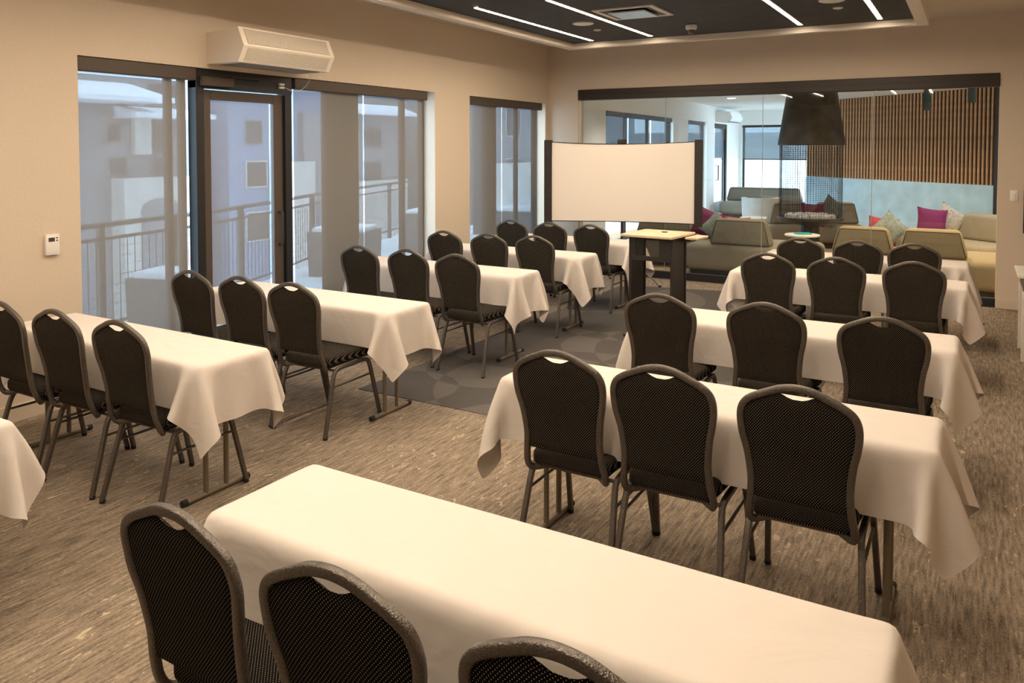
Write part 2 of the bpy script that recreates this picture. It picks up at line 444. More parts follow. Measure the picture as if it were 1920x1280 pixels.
# vent, speakers, sensors, dome camera
e = empty('ceiling_vent', (-2.9, 7.33, ZP), 0, 'square metal air vent in the charcoal ceiling beside the light lines', 'vent')
q = MB()
for a in (.31,):
    q.box(-a, a, -a, -a + .05, -.012, 0).box(-a, a, a - .05, a, -.012, 0).box(-a, -a + .05, -a + .05, a - .05, -.012, 0).box(a - .05, a, -a + .05, a - .05, -.012, 0)
q.build('vent_frame', M['white_trim'], e)
q = MB().box(-.26, .26, -.26, .26, -.003, -.001); q.build('vent_backing', M['black'], e)
q = MB().rbox(-.19, .19, -.19, .19, -.03, -.015, .006); q.build('vent_plate', M['vent'], e)
for (x, y, r, lb) in [(-3.617, 7.70, .115, 'round cream ceiling speaker on the window side of the charcoal ceiling'), (-1.11, 7.63, .115, 'round cream ceiling speaker at the wall side of the charcoal ceiling')]:
    e = empty('ceiling_speaker', (x, y, ZP), 0, lb, 'speaker', 'ceiling speakers')
    MB().lathe([(r, 0), (r, -.008), (r - .012, -.012)]).build('speaker_rim', M['white_trim'], e, True)
    MB().lathe([(r - .014, -.006), (r - .014, -.013), (.01, -.014)]).build('grille', M['white_plastic'], e, True)
for (x, y, lb) in [(-3.673, 8.20, 'small round cream sensor disc just beyond the window-side ceiling speaker'), (-1.12, 8.07, 'small round cream sensor disc just beyond the wall-side ceiling speaker')]:
    tag(MB().lathe([(.045, 0), (.045, -.008), (.03, -.014), (.002, -.015)]).build('ceiling_sensor', M['white_trim'], None, True, (x, y, ZP)), lb, 'sensor', 'ceiling sensors')
e = empty('dome_camera', (-2.66, 8.43, ZP), 0, 'small white dome camera with dark lens hanging from the charcoal ceiling', 'camera')
MB().lathe([(.062, 0), (.062, -.03), (.055, -.045), (.045, -.05)]).build('camera_base', M['white_plastic'], e, True)
MB().lathe([(.042, -.05), (.04, -.07), (.028, -.088), (.004, -.095)]).build('lens_dome', M['dark_glass'], e, True)

# ------------------------------------------------------------------ windows left wall
XF = XL - .17   # frame plane
def window(name, y0, y1, mull, z0=.1, z1=ZW):
    f = MB()
    f.box(XF - .05, XF, y0, y0 + .05, 0, z1).box(XF - .05, XF, y1 - .05, y1, 0, z1)
    f.box(XF - .05, XF, y0 + .05, y1 - .05, z1 - .09, z1).box(XF - .05, XF, y0 + .05, y1 - .05, 0, z0)
    for (a, b) in mull: f.box(XF - .05, XF, a, b, z0, z1 - .09)
    w = struct(name, f, M['bronze'])
    ed = [y0 + .05] + [t for ab in mull for t in ab] + [y1 - .05]
    for i in range(0, len(ed), 2):
        MB().box(XF - .03, XF - .022, ed[i] + .002, ed[i + 1] - .002, z0 + .002, z1 - .092).build('pane', M['glass_win'], w)
    return w
window('window_1', W1[0], 4.30, [(4.12, 4.17)])
window('window_2', 5.36, W1[1], [(5.93, 6.44), (7.18, 7.24)])
window('window_3', W2[0], W2[1], [(8.98, 9.27), (9.82, 9.87)])
def rshade(y0, y1, cloths, label):
    e = empty('roller_shade', (XL - .06, (y0 + y1) / 2, 0), 0, label, 'shade', 'roller shades on the windows')
    yc = (y0 + y1) / 2
    MB().rbox(-.04, .05, y0 - yc, y1 - yc, 2.385, 2.488, .006, 1).build('cassette', M['cassette'], e)
    for (a, b) in cloths:
        MB().quad((0, a - yc, .14), (0, b - yc, .14), (0, b - yc, 2.386), (0, a - yc, 2.386)).build('shade_cloth', M['shade'], e)
        MB().box(-.008, .008, a - yc, b - yc, .115, .14).build('hem_bar', M['bronze'], e)
    return e
rshade(3.29, 4.285, [(3.295, 4.215)], 'grey see-through roller shade over the window left of the glass door')
rshade(5.375, 7.47, [(5.40, 6.385), (6.405, 7.44)], 'wide grey see-through roller shade right of the glass door')
rshade(8.36, 10.32, [(8.362, 9.225), (9.24, 10.26)], 'grey see-through roller shade nearest the back corner')

# door
d = empty('door_1', (XL - .09, 4.83, 0), 0, kind='structure')
f = MB().box(-.05, .05, -.53, -.45, 0, 2.44).box(-.05, .05, .45, .53, 0, 2.44).box(-.05, .055, -.53, .53, 2.33, ZW).box(-.05, .05, -.45, .45, 0, .015)
f.build('door_frame', M['black'], d)
f = MB().rbox(-.03, .02, -.445, -.36, .02, 2.32, .004, 1).rbox(-.03, .02, .335, .445, .02, 2.32, .004, 1).rbox(-.03, .02, -.36, .335, 2.235, 2.32, .004, 1).rbox(-.03, .02, -.36, .335, .02, .26, .004, 1)
lf = f.build('door_leaf', M['cassette'], d)
MB().box(-.02, -.012, -.358, .333, .262, 2.233).build('pane', M['glass_win'], lf)
MB().quad((-.004, -.35, .262), (-.004, .30, .262), (-.004, .30, 2.233), (-.004, -.35, 2.233)).build('shade_cloth', M['shade'], lf)
MB().sweep(catmull([(.02, .385, .93), (.06, .385, .935), (.075, .385, .96), (.075, .385, 1.2), (.06, .385, 1.225), (.02, .385, 1.23)], 4), .011, n=8).build('door_handle', M['steel'], d, True)
MB().rbox(.056, .105, -.50, -.18, 2.345, 2.425, .006, 1).build('door_closer', M['cassette'], d)
MB().box(.07, .09, -.2, .12, 2.43, 2.442).box(.02, .09, .10, .125, 2.425, 2.435).build('closer_arm', M['steel'], d)
MB().rbox(.055, .08, .36, .42, 2.405, 2.425, .003, 1).rbox(.055, .08, .36, .42, 2.375, 2.395, .003, 1).build('door_sensor', M['white_plastic'], d)
tag(MB().sweep(catmull([(XL + .01, 5.24, 2.385), (XL + .03, 5.30, 2.36), (XL + .06, 5.38, 2.37), (XL + .12, 5.42, 2.44), (XL + .16, 5.40, 2.53)], 6), .003, n=5).build('sensor_cord', M['white_plastic'], None, True),
    'thin white cord looping from the air curtain to the door sensor', 'cord')

# air curtain unit
ac = empty('air_curtain', (XL, 4.9, 0), 0, 'cream wall-mounted air curtain unit above the glass door', 'air curtain')
prof = [(0.001, 2.525), (.38, 2.525), (.45, 2.655), (.38, 2.81), (0.001, 2.785)]
L = .52
MB().prism(prof, 'y', -L, L).build('housing', M['beige_plastic'], ac)
def grill(p0, p1, t0, t1, n):
    a = Vector((p0[0], 0, p0[1])); b = Vector((p1[0], 0, p1[1])); dr = (b - a); nn = Vector((dr.z, 0, -dr.x)).normalized()
    if nn.x < 0: nn = -nn
    s0 = a + dr * t0; s1 = a + dr * t1
    q = MB()
    y0, y1 = -L + .05, L - .05
    vs = [s0 + nn * .0015, s1 + nn * .0015]
    q.add([(vs[0].x, y0, vs[0].z), (vs[0].x, y1, vs[0].z), (vs[1].x, y1, vs[1].z), (vs[1].x, y0, vs[1].z)], [(0, 1, 2, 3)])
    g = q.build('grille', M['piping'], ac)
    q = MB()
    for i in range(n):
        c = s0.lerp(s1, (i + .5) / n) + nn * .003; h = (s1 - s0) / n * .30
        A, B = c - h, c + h
        pts = [A - nn * .002, B - nn * .002, B + nn * .003, A + nn * .003]
        q.prism([(p.x, p.z) for p in pts], 'y', y0, y1)
    q.build('louvre_bars', M['beige_plastic'], g)
grill(prof[2], prof[3], .10, .92, 13)
grill(prof[1], prof[2], .10, .88, 11)
MB().box(.06, .33, -.44, .44, 2.519, 2.5245).build('outlet_slot', M['sofa_dark'], ac)

# thermostat
e = empty('thermostat', (XL, 3.07, 1.16), 0, 'white square wall thermostat left of the windows', 'thermostat')
MB().rbox(0.0, .028, -.048, .048, -.072, .072, .006).build('thermostat_body', M['white_plastic'], e, True)
MB().box(.028, .0295, -.03, .012, .022, .05).build('display', M['dark_glass'], e)
MB().box(.028, .030, .022, .034, .042, .05).box(.028, .030, .022, .034, .024, .032).build('buttons', M['steel'], e)
# light switch
e = empty('light_switch', (.428, YB, 1.29), 0, 'white light switch plate on the back wall right of the glass', 'switch')
MB().rbox(-.038, .038, -.008, 0, -.06, .06, .003).build('switch_plate', M['white_plastic'], e, True)
MB().rbox(-.016, .016, -.014, -.008, -.033, .033, .002, 1).build('rocker', M['white_plastic'], e)
# wall monitor at the right frame edge
e = empty('wall_monitor', (.95, YB, 1.12), 0, 'dark wall panel edge at the right end of the back wall', 'monitor')
MB().rbox(-.43, .43, -.035, 0, -.25, .25, .006).build('monitor_body', M['steel'], e)
MB().box(-.41, .41, -.037, -.035, -.23, .23).build('monitor_screen', M['dark_glass'], e)
# small table at right edge
e = empty('side_table', (.75, 8.3, 0), 0, 'white-topped table corner at the right edge near the back wall', 'table')
MB().rbox(-.385, .35, -.4, .25, .72, .75, .006).build('table_top', M['table_white'], e)
MB().box(-.34, .32, -.36, .22, .60, .72).build('apron', M['tleg'], e)
for (a, b) in ((-.33, -.35), (-.33, .2), (.3, -.35), (.3, .2)):
    MB().rbox(a - .02, a + .02, b - .02, b + .02, 0, .60, .003, 1).build('leg', M['table_white'], e)
e = empty('desk_phone', (.56, 8.22, .75), .2, 'black desk phone on the white table corner at the right', 'phone')
MB().prism([(-.09, 0), (.09, 0), (.09, .03), (-.09, .055)], 'x', -.11, .11).build('phone_base', M['black'], e)
MB().rbox(-.105, -.05, -.09, .09, .052, .075, .01).build('handset', M['black'], e, True)

# ------------------------------------------------------------------ glass partition
gw = empty('window_4', (0, 0, 0), 0, kind='structure')
MB().rbox(GX0, GX1, YB - .03, YB + .10, 2.525, GZ - .002, .008, 1).build('header', M['bronze'], gw)
MB().box(GX0, GX1, YB - .035, YB + .10, 2.60, 2.606).build('header_groove', M['black'], gw)
MB().box(GX0, GX1, YB + .02, YB + .09, 0.001, .10).build('sill', M['black'], gw)
seam = [-5.0, -3.88, -2.66, -1.30, .27]
def xat(px, Y):
    a = radians(-30.3) + math.atan((px - 960) / 1472.); return math.tan(a) * Y
seam = [GX0, xat(1247, 10.54), xat(1429, 10.54), xat(1635, 10.54), GX1]
for i in range(4):
    MB().box(seam[i] + .003, seam[i + 1] - .003, YB + .045, YB + .055, .10, 2.526).build('pane', M['glass'], gw)
for i in range(1, 4):
    MB().box(seam[i] - .003, seam[i] + .003, YB + .043, YB + .057, .10, 2.526).build('seal', M['vent'], gw)
MB().box(GX0, GX0 + .02, YB + .02, YB + .08, .1, 2.526).build('jamb', M['white_trim'], gw)

# ------------------------------------------------------------------ lounge shell
struct('floor_lounge', MB().box(-6.6, 2.4, YB, 24.3, -.12, 0), M['lfloor'])
struct('ceiling_lounge', MB().box(-6.6, 2.4, YB + .16, 24.3, 2.93, 3.1), M['lwall'])
def on_wall(name, p0, p1, openings, zt, mat, th=.2, side=1):
    """wall along p0->p1 with openings (s0,s1,z0,z1); built in a local frame, +y local = outward"""
    dx, dy = p1[0] - p0[0], p1[1] - p0[1]; Ln = math.hypot(dx, dy); ang = math.atan2(dy, dx)
    q = MB(); s = 0
    for (a, b, z0, z1) in sorted(openings):
        q.box(s, a, 0, th * side, 0, zt)
        if z0 > .01: q.box(a, b, 0, th * side, 0, z0)
        q.box(a, b, 0, th * side, z1, zt); s = b
    q.box(s, Ln, 0, th * side, 0, zt)
    o = q.build(name, mat, None, loc=(p0[0], p0[1], 0), rot=ang); o['kind'] = 'structure'
    return o
LW0, LW1 = (-5.5, 10.67), (-6.07, 23.98)
# openings measured along the wall
ops = [(2.2, 6.39, .05, 2.49), (7.62, 9.42, .05, 2.49), (10.25, 11.75, 0, 2.49)]
lw = on_wall('wall_lounge_left', LW0, LW1, ops, 2.93, M['lwall'])
def frames(par, a, b, z0, z1, muls, th=.2):
    q = MB().box(a, b, .10, .15, z1 - .06, z1).box(a, b, .10, .15, z0, z0 + .06).box(a, a + .05, .10, .15, z0 + .06, z1 - .06).box(b - .05, b, .10, .15, z0 + .06, z1 - .06)
    for m_ in muls: q.box(m_ - .03, m_ + .03, .10, .15, z0 + .06, z1 - .06)
    f = q.build('window_frame', M['bronze'], par)
    return f
wlA = struct('window_5', MB().box(2.2, 6.39, .1, .15, 2.43, 2.488).box(2.2, 6.39, .1, .15, .051, .11)
             .box(2.2, 2.25, .1, .15, .11, 2.43).box(6.34, 6.39, .1, .15, .11, 2.43).box(3.5, 3.56, .1, .15, .11, 2.43).box(4.85, 4.91, .1, .15, .11, 2.43), M['bronze'])
wlB = struct('window_6', MB().box(7.62, 9.42, .1, .15, 2.43, 2.488).box(7.62, 9.42, .1, .15, .051, .11).box(7.62, 7.67, .1, .15, .11, 2.43).box(9.37, 9.42, .1, .15, .11, 2.43), M['bronze'])
for w, panes in ((wlA, ((2.25, 3.5), (3.56, 4.85), (4.91, 6.34))), (wlB, ((7.67, 9.37),))):
    w.location = lw.location; w.rotation_euler = lw.rotation_euler
    for (a, b) in panes: MB().box(a, b, .12, .127, .11, 2.43).build('pane', M['glass_win'], w)
for i, (segs, zb, lb) in enumerate([(((2.23, 3.42), (3.50, 4.80), (4.88, 6.30)), 1.25, 'blue-grey roller shade on the lounge windows behind the projection screen'),
                      (((7.65, 9.2),), 1.25, 'narrow blue-grey roller shade on the small lounge window by its door')]):
    e = empty('roller_shade', lw.location, lw.rotation_euler[2], lb, 'shade')
    MB().box(segs[0][0], segs[-1][1], .0, .06, 2.40, 2.485).build('cassette', M['bronze'], e)
    for (a, b) in segs: MB().quad((a, .035, zb), (b, .035, zb), (b, .035, 2.40), (a, .035, 2.40)).build('shade_cloth', M['shade_lounge'], e)
# lounge door
dl = empty('door_2', lw.location, lw.rotation_euler[2], kind='structure')
MB().box(10.25, 10.33, .02, .12, 0, 2.44).box(11.67, 11.75, .02, .12, 0, 2.44).box(10.25, 11.75, .02, .12, 2.36, 2.49).box(10.33, 10.45, .05, .09, .02, 2.36).box(11.5, 11.67, .05, .09, .02, 2.36).box(10.45, 11.5, .05, .09, .02, .35).build('door_frame', M['bronze'], dl)
MB().box(10.45, 11.5, .068, .074, .35, 2.36).build('pane', M['glass_win'], dl)
MB().quad((10.47, .045, 1.55), (11.48, .045, 1.55), (11.48, .045, 2.36), (10.47, .045, 2.36)).build('shade_cloth', M['shade_lounge'], dl)
MB().sweep([(10.55, .03, .95), (10.55, -.04, .95), (10.55, -.04, 1.35), (10.55, .03, 1.35)], .018, n=6).build('door_handle', M['steel'], dl)
e = empty('air_curtain', lw.location, lw.rotation_euler[2], 'pale air curtain unit above the far lounge door', 'air curtain')
MB().prism([(-.001, 2.53), (-.38, 2.53), (-.44, 2.64), (-.38, 2.8), (-.001, 2.8)], 'x', 10.35, 11.7).build('housing', M['lwall'], e)
for v in (10.35,):
    MB().box(10.42, 11.63, -.42, -.30, 2.524, 2.529).build('outlet_slot', M['planter'], e)
# far lounge wall with big windows
FW0, FW1 = (-6.07, 23.98), (-.5, 23.98)
fw = on_wall('wall_lounge_far', FW0, FW1, [(.1, 2.05, .05, 2.51), (2.12, 4.6, .05, 2.51)], 2.93, M['lwall'])
for n_, (a, b, ms) in enumerate([(.1, 2.05, (1.02,)), (2.12, 4.6, (3.3,))]):
    q = MB().box(a, b, .08, .14, 2.44, 2.508).box(a, b, .08, .14, .052, .11).box(a, a + .06, .08, .14, .11, 2.44).box(b - .06, b, .08, .14, .11, 2.44)
    w = struct('window_%d' % (7 + n_), q, M['bronze']); w.location = fw.location; w.rotation_euler = fw.rotation_euler
    MB().box(a + .06, b - .06, .10, .107, .11, 2.44).build('pane', M['glass_win'], w)
    e = empty('roller_shade', fw.location, 0, ('half-lowered grey shade on the far lounge window', 'half-lowered grey shade behind the fireplace hood')[n_], 'shade')
    MB().box(a, b, .0, .06, 2.44, 2.505).build('cassette', M['bronze'], e)
    MB().quad((a + .02, .03, 1.5), (b - .02, .03, 1.5), (b - .02, .03, 2.44), (a + .02, .03, 2.44)).build('shade_cloth', M['shade_lounge'], e)
    MB().box(a + .02, b - .02, .02, .042, 1.47, 1.50).build('hem_bar', M['bronze'], e)
# slatted wall
S0, S1 = (.42, 16.56), (-3.40, 19.89)
SL = math.hypot(S1[0] - S0[0], S1[1] - S0[1]); SA = math.atan2(S1[1] - S0[1], S1[0] - S0[0])
sw = MB().box(-.25, SL, -.25, 0, 0, 2.93).build('wall_lounge_slatted', M['slat_back'], None, loc=(S0[0], S0[1], 0), rot=SA); sw['kind'] = 'structure'
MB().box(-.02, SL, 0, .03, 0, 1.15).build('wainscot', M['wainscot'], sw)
n_s = 58; sl0 = None
for i in range(n_s):
    x = .02 + (SL - .06) * i / (n_s - 1)
    if sl0 is None:
        sl0 = MB().rbox(-.020, .020, 0, .035, 1.15, 2.925, .004, 1).build('slat', M['slat'], sw); o = sl0
    else:
        o = sl0.copy(); COL.objects.link(o); o.parent = sw
    o.location = (x, 0, 0)
MB().box(-.30, -.02, -.02, .12, 0, 2.93).build('end_post', M['steel'], sw)
struct('wall_lounge_right', MB().box(1.6, 1.8, YB + .16, 17, 0, 2.93), M['lwall'])
struct('wall_lounge_end', MB().box(.6, 1.8, 16.9, 17.1, 0, 2.93), M['lwall'])
struct('wall_lounge_rear', MB().box(-3.5, -3.3, 20.0, 24.2, 0, 2.93).box(-3.3, 0, 24.0, 24.2, 0, 2.93) if False else MB().box(-.5, .0, 23.98, 24.18, 0, 2.93), M['lwall'])
# lounge downlights
for k, (x, y, lb) in enumerate([(-.55, 15.6, 'right'), (-1.6, 16.6, 'middle'), (-2.7, 17.6, 'left')]):
    e = empty('downlight', (x, y, 2.93), 0, 'small round lounge downlight washing the slatted wall, %s one' % lb, 'light', 'lounge downlights')
    MB().lathe([(.06, 0), (.06, -.006), (.05, -.006)]).build('rim', M['white_trim'], e, True)
    MB().lathe([(.048, -.003), (.048, -.008)]).build('lamp', M['down'], e)
    ld = bpy.data.lights.new('downlight_lamp', 'SPOT'); ld.energy = 130; ld.color = (1, .72, .45); ld.spot_size = radians(110); ld.spot_blend = .8; ld.shadow_soft_size = .05
    lo = bpy.data.objects.new('downlight_lamp', ld); COL.objects.link(lo); lo.parent = e; lo.location = (0, 0, -.02)
for (x, y, lb) in [(-4.6, 17.5, 'round recessed downlight in the lounge ceiling near the glass seam')]:
    e = empty('downlight', (x, y, 2.93), 0, lb, 'light')
    MB().lathe([(.10, 0), (.10, -.006), (.09, -.006)]).build('rim', M['white_trim'], e, True)
    MB().lathe([(.088, -.003), (.088, -.009)]).build('lamp', M['down'], e)
    ld = bpy.data.lights.new('downlight_lamp', 'SPOT'); ld.energy = 60; ld.color = (1, .85, .7); ld.spot_size = radians(120); ld.spot_blend = .8
    lo = bpy.data.objects.new('downlight_lamp', ld); COL.objects.link(lo); lo.parent = e; lo.location = (0, 0, -.02)
for (x, y, zb, lb) in [(-.537, 12.457, 2.353, 'blue-grey tube pendant hanging before the slats, nearer the middle'), (-.003, 12.193, 2.436, 'blue-grey tube pendant hanging before the slats, nearer the right end')]:
    e = empty('pendant_lamp', (x, y, 2.93), 0, lb, 'lamp', 'tube pendants in the lounge')
    MB().lathe([(.05, zb - 2.93), (.05, -.10), (.045, -.095)]).build('lamp_shade', M['pendant'], e, True)
    MB().lathe([(.008, -.10), (.008, 0)], n=6).build('cord', M['black'], e)
for (x, y, en, c, lb) in [(-3.0, 12.0, 150, (1, .86, .7), 'above the grey-green sofa'), (-.9, 11.7, 260, (1, .74, .45), 'above the tan sofa'), (.5, 11.4, 260, (1, .70, .38), 'above the right end of the tan sofa'),
                     (.2, 13.4, 200, (.95, .95, 1), 'above the sofa below the blue-lit wall'), (-4.6, 12.6, 120, (1, .88, .75), 'above the sofa behind the screen'), (-4.4, 15.2, 120, (1, .9, .8), 'above the grey bench')]:  # unseen downlights added over the seating to brighten the lounge
    e = empty('downlight', (x, y, 2.93), 0, 'added unseen lounge downlight ' + lb, 'light', 'lounge downlights')
    MB().lathe([(.06, 0), (.06, -.006), (.05, -.006)]).build('rim', M['white_trim'], e, True)
    MB().lathe([(.048, -.003), (.048, -.008)]).build('lamp', M['down'], e)
    ld = bpy.data.lights.new('downlight_lamp', 'SPOT'); ld.energy = en; ld.color = c; ld.spot_size = radians(120); ld.spot_blend = .8; ld.shadow_soft_size = .05
    lo = bpy.data.objects.new('downlight_lamp', ld); COL.objects.link(lo); lo.parent = e; lo.location = (0, 0, -.02)

# ------------------------------------------------------------------ lounge furniture
def sofa(name, loc, rz, w, dp, seat_h, backs, label, mat, group='modular lounge sofas'):
    e = empty(name, loc, rz, label, 'sofa', group)
    b = MB().rbox(0, w, 0, dp, .09, seat_h, .10, 5); o = b.build('seat', mat, e, True)
    MB().box(.08, w - .08, .08, dp - .08, 0, .10).build('plinth', M['black'], e)
    for (x0, x1, y0, y1, zt, fl_) in backs:
        z0 = seat_h - .005
        sl = .10
        bm = bmesh.new(); bmesh.ops.create_cube(bm, size=1)
        for v in bm.verts:
            X = x0 if v.co.x < 0 else x1; Y = y0 if v.co.y < 0 else y1; Z = z0 if v.co.z < 0 else zt
            if v.co.z > 0:
                X += (.09 if v.co.x < 0 else -.09) ; Y += (.03 if v.co.y < 0 else -.10)
            v.co = Vector((X, Y, Z))
        bmesh.ops.bevel(bm, geom=list(bm.edges), offset=.06, segments=4, profile=.5, affect='EDGES')
        bm.verts.index_update()
        q = MB().add([tuple(v.co) for v in bm.verts], [tuple(v.index for v in f.verts) for f in bm.faces]); bm.free()
        bk = q.build('backrest', mat, e, True)
        MB().sweep([(x0 + .03, y0 + .012, z0 + .03), (x0 + .105, y0 + .03, zt - .03), (x1 - .105, y0 + .03, zt - .03), (x1 - .03, y0 + .012, z0 + .03)], .006, n=5).build('piping', M['piping'], bk)
    return e
sofa('sofa', (-3.55, 10.95, 0), 0, 1.75, 1.25, .46, [(.33, 1.20, .10, .42, .83, 1)], 'grey-green modular sofa behind the glass, left of the fireplace', M['sofa_dark'])
sofa('sofa', (-4.6, 11.6, 0), 0, 1.0, 1.3, .46, [(.05, .98, .02, .34, .84, 1)], 'grey-brown sofa section behind the projection screen', M['sofa_dark'])
sofa('sofa', (-1.62, 10.95, 0), 0, 2.25, 1.2, .46, [(.04, .80, .08, .42, .80, 1), (.83, 1.62, .06, .42, .81, 1)], 'tan modular sofa directly behind the glass at the right', M['sofa'])
sofa('sofa', (.95, 13.65, 0), radians(139), 2.3, 1.1, .43, [(.25, 1.15, .10, .5, .82, 1)], 'tan sofa with magenta cushion below the blue-lit wall', M['sofa'])
sofa('sofa', (-3.15, 14.6, 0), radians(29), 1.75, 1.0, .44, [(.05, .82, .1, .42, .83, 1), (.88, 1.7, .1, .42, .83, 1)], 'dark grey sofa behind the chain-curtained fireplace', M['sofa_dark'])
sofa('sofa', (-5.7, 20.5, 0), radians(2), 2.1, .95, .42, [(.05, 2.0, .6, .9, .78, 1)], 'grey sofa below the far lounge window', M['sofa_dark'])
sofa('ottoman', (-4.4, 14.0, 0), radians(20), 1.0, 1.0, .42, [], 'grey padded bench left of the fireplace', M['sofa_dark'])
def cushion(loc, rz, tilt, s, mat, label, t=.13):
    e = empty('cushion', loc, rz, label, 'cushion', 'scatter cushions in the lounge')
    N = 10; vs = []; fs = []
    for sd in (1, -1):
        for i in range(N + 1):
            for j in range(N + 1):
                u, v = i / N * 2 - 1, j / N * 2 - 1
                th = t / 2 * ((1 - u * u) * (1 - v * v)) ** .45
                k = 1 - .10 * (1 - v * v) * abs(u) - 0; k2 = 1 - .10 * (1 - u * u) * abs(v)
                x, z = u * s / 2 * k, v * s / 2 * k2
                vs.append((x, sd * th, z))
    o = (N + 1) ** 2
    for b in (0, o):
        for i in range(N):
            for j in range(N):
                a = b + i * (N + 1) + j; fs.append((a, a + 1, a + N + 2, a + N + 1) if b else (a, a + N + 1, a + N + 2, a + 1))
    q = MB().add(vs, fs).build('cover', mat, e, True, ang=80)
    q.rotation_euler = tilt
    q.location = (0, 0, s * .5)
    return e
cushion((-.50, 13.62, .47), .3, (-.25, .12, 0), .44, M['magenta'], 'magenta cushion on the tan sofa below the blue-lit wall')
cushion((-.28, 13.9, .46), .5, (-.1, .55, 0), .46, M['cream_fabric'], 'grey patterned cushion leaning right of the magenta one')
cushion((-1.0, 12.6, .45), .1, (-.35, .78, 0), .40, M['teal_grey'], 'grey-teal cushion standing on its corner behind the tan sofa')
cushion((-1.12, 12.85, .38), 0, (-.2, .1, 0), .42, M['red'], 'red cushion behind the grey-teal cushion on its corner')
cushion((-2.38, 14.55, .44), .5, (-.2, .05, 0), .42, M['magenta'], 'magenta cushion on the sofa seen through the fireplace chains')
cushion((-2.15, 15.1, .48), .5, (-.1, .6, 0), .44, M['teal_grey'], 'dark grey cushion behind the chain-screened magenta one')
cushion((-3.42, 11.75, .46), .2, (-.2, .35, 0), .44, M['magenta'], 'magenta cushion just right of the projection screen edge')
cushion((-3.25, 11.6, .45), .2, (-.3, .75, 0), .38, M['teal_grey'], 'blue-grey cushion right of the magenta one by the projection screen')
cushion((-2.98, 11.68, .44), .1, (-.3, .05, 0), .38, M['red'], 'red cushion lying behind the left sofa backrest')
# tub armchair, its cushions, table
e = empty('tub_armchair', (-3.9, 17.3, 0), .3, 'pale tub armchair by the far lounge window', 'armchair')
q = MB(); vs = []; fs = []; N = 18
for i in range(N + 1):
    a = radians(-200 + 220 * i / N) - radians(0)
    for (r, z) in ((.38, .34), (.40, .76), (.31, .76), (.30, .40)):
        vs.append((r * cos(a), r * sin(a), z))
for i in range(N):
    for k in range(4): fs.append((i * 4 + k, i * 4 + (k + 1) % 4, (i + 1) * 4 + (k + 1) % 4, (i + 1) * 4 + k))
fs += [(0, 1, 2, 3), (N * 4 + 3, N * 4 + 2, N * 4 + 1, N * 4)]
q.add(vs, fs).build('backrest', M['tub'], e, True)
MB().lathe([(.34, .28), (.37, .33), (.36, .42), (.28, .45)], n=24).build('seat', M['tub'], e, True)
for k in range(4):
    a = pi / 4 + k * pi / 2
    MB().sweep([(.3 * cos(a), .3 * sin(a), .29), (.36 * cos(a), .36 * sin(a), 0)], .012, n=6).build('leg', M['black'], e)
cushion((-3.75, 17.35, .44), .3, (-.2, .1, 0), .38, M['teal_grey'], 'grey cushion in the pale tub armchair')
e = empty('round_table', (-2.155, 11.783 + .5, 0), 0, 'small round white table behind the glass carrying a teal booklet', 'table')
MB().lathe([(.24, .515), (.25, .52), (.25, .535), (.245, .54)], n=32).build('table_top', M['table_white'], e, True)
MB().lathe([(.022, .02), (.022, .515)], n=10).build('pedestal', M['black'], e, True)
MB().lathe([(.16, 0), (.16, .012), (.02, .02)], n=24).build('base', M['black'], e, True)
tag(MB().box(-.11, .11, -.075, .075, 0, .02).build('booklet', M['teal'], None, loc=(-2.15, 12.3, .54), rot=.5), 'teal booklet lying on the small round white table', 'book')
e = empty('low_table', (-3.75, 16.2, 0), 0, 'low thin-legged table in front of the tub armchair', 'table')
MB().lathe([(.3, .40), (.3, .42)], n=24).build('table_top', M['table_white'], e)
for k in range(3):
    a = k * 2 * pi / 3; MB().sweep([(.22 * cos(a), .22 * sin(a), .40), (.26 * cos(a), .26 * sin(a), 0)], .010, n=6).build('leg', M['black'], e)

# suspended fireplace
e = empty('fireplace', (-2.195, 13.18, 0), 0, 'round fireplace with charcoal conical hood and chain curtain in the lounge', 'fireplace')
MB().lathe([(.50, 1.87), (.505, 1.90), (.37, 2.75), (.33, 2.928)], n=40).build('hood', M['hood'], e, True)
MB().lathe([(.43, 0), (.43, .04), (.16, .05), (.14, .60), (.44, .66), (.50, .70), (.50, .735), (.46, .735), (.44, .70)], n=40).build('fire_bowl', M['black'], e, True)
q = MB()
for k in range(72):
    a = 2 * pi * k / 72; r = .468 + .006 * sin(k * 5)
    q.sweep([(r * cos(a), r * sin(a), 1.875), (r * cos(a), r * sin(a), .735)], .0028, n=4)
for k in range(36):
    z = .75 + k * .031
    q.sweep([(.468 * cos(2 * pi * j / 36), .468 * sin(2 * pi * j / 36), z) for j in range(36)], .0017, n=3, closed=True)
o = q.build('chain_curtain', M['chain'], e); o['kind'] = 'stuff'
q = MB(); rs = random.Random(3)
for k in range(70):
    a = rs.uniform(0, 2 * pi); r = .38 * rs.random() ** .5; s_ = rs.uniform(.025, .05)
    q.rbox(r * cos(a) - s_, r * cos(a) + s_, r * sin(a) - s_, r * sin(a) + s_, .70, .735 + s_, .012, 1)
o = q.build('fire_stones', M['stonebits'], e); o['kind'] = 'stuff'

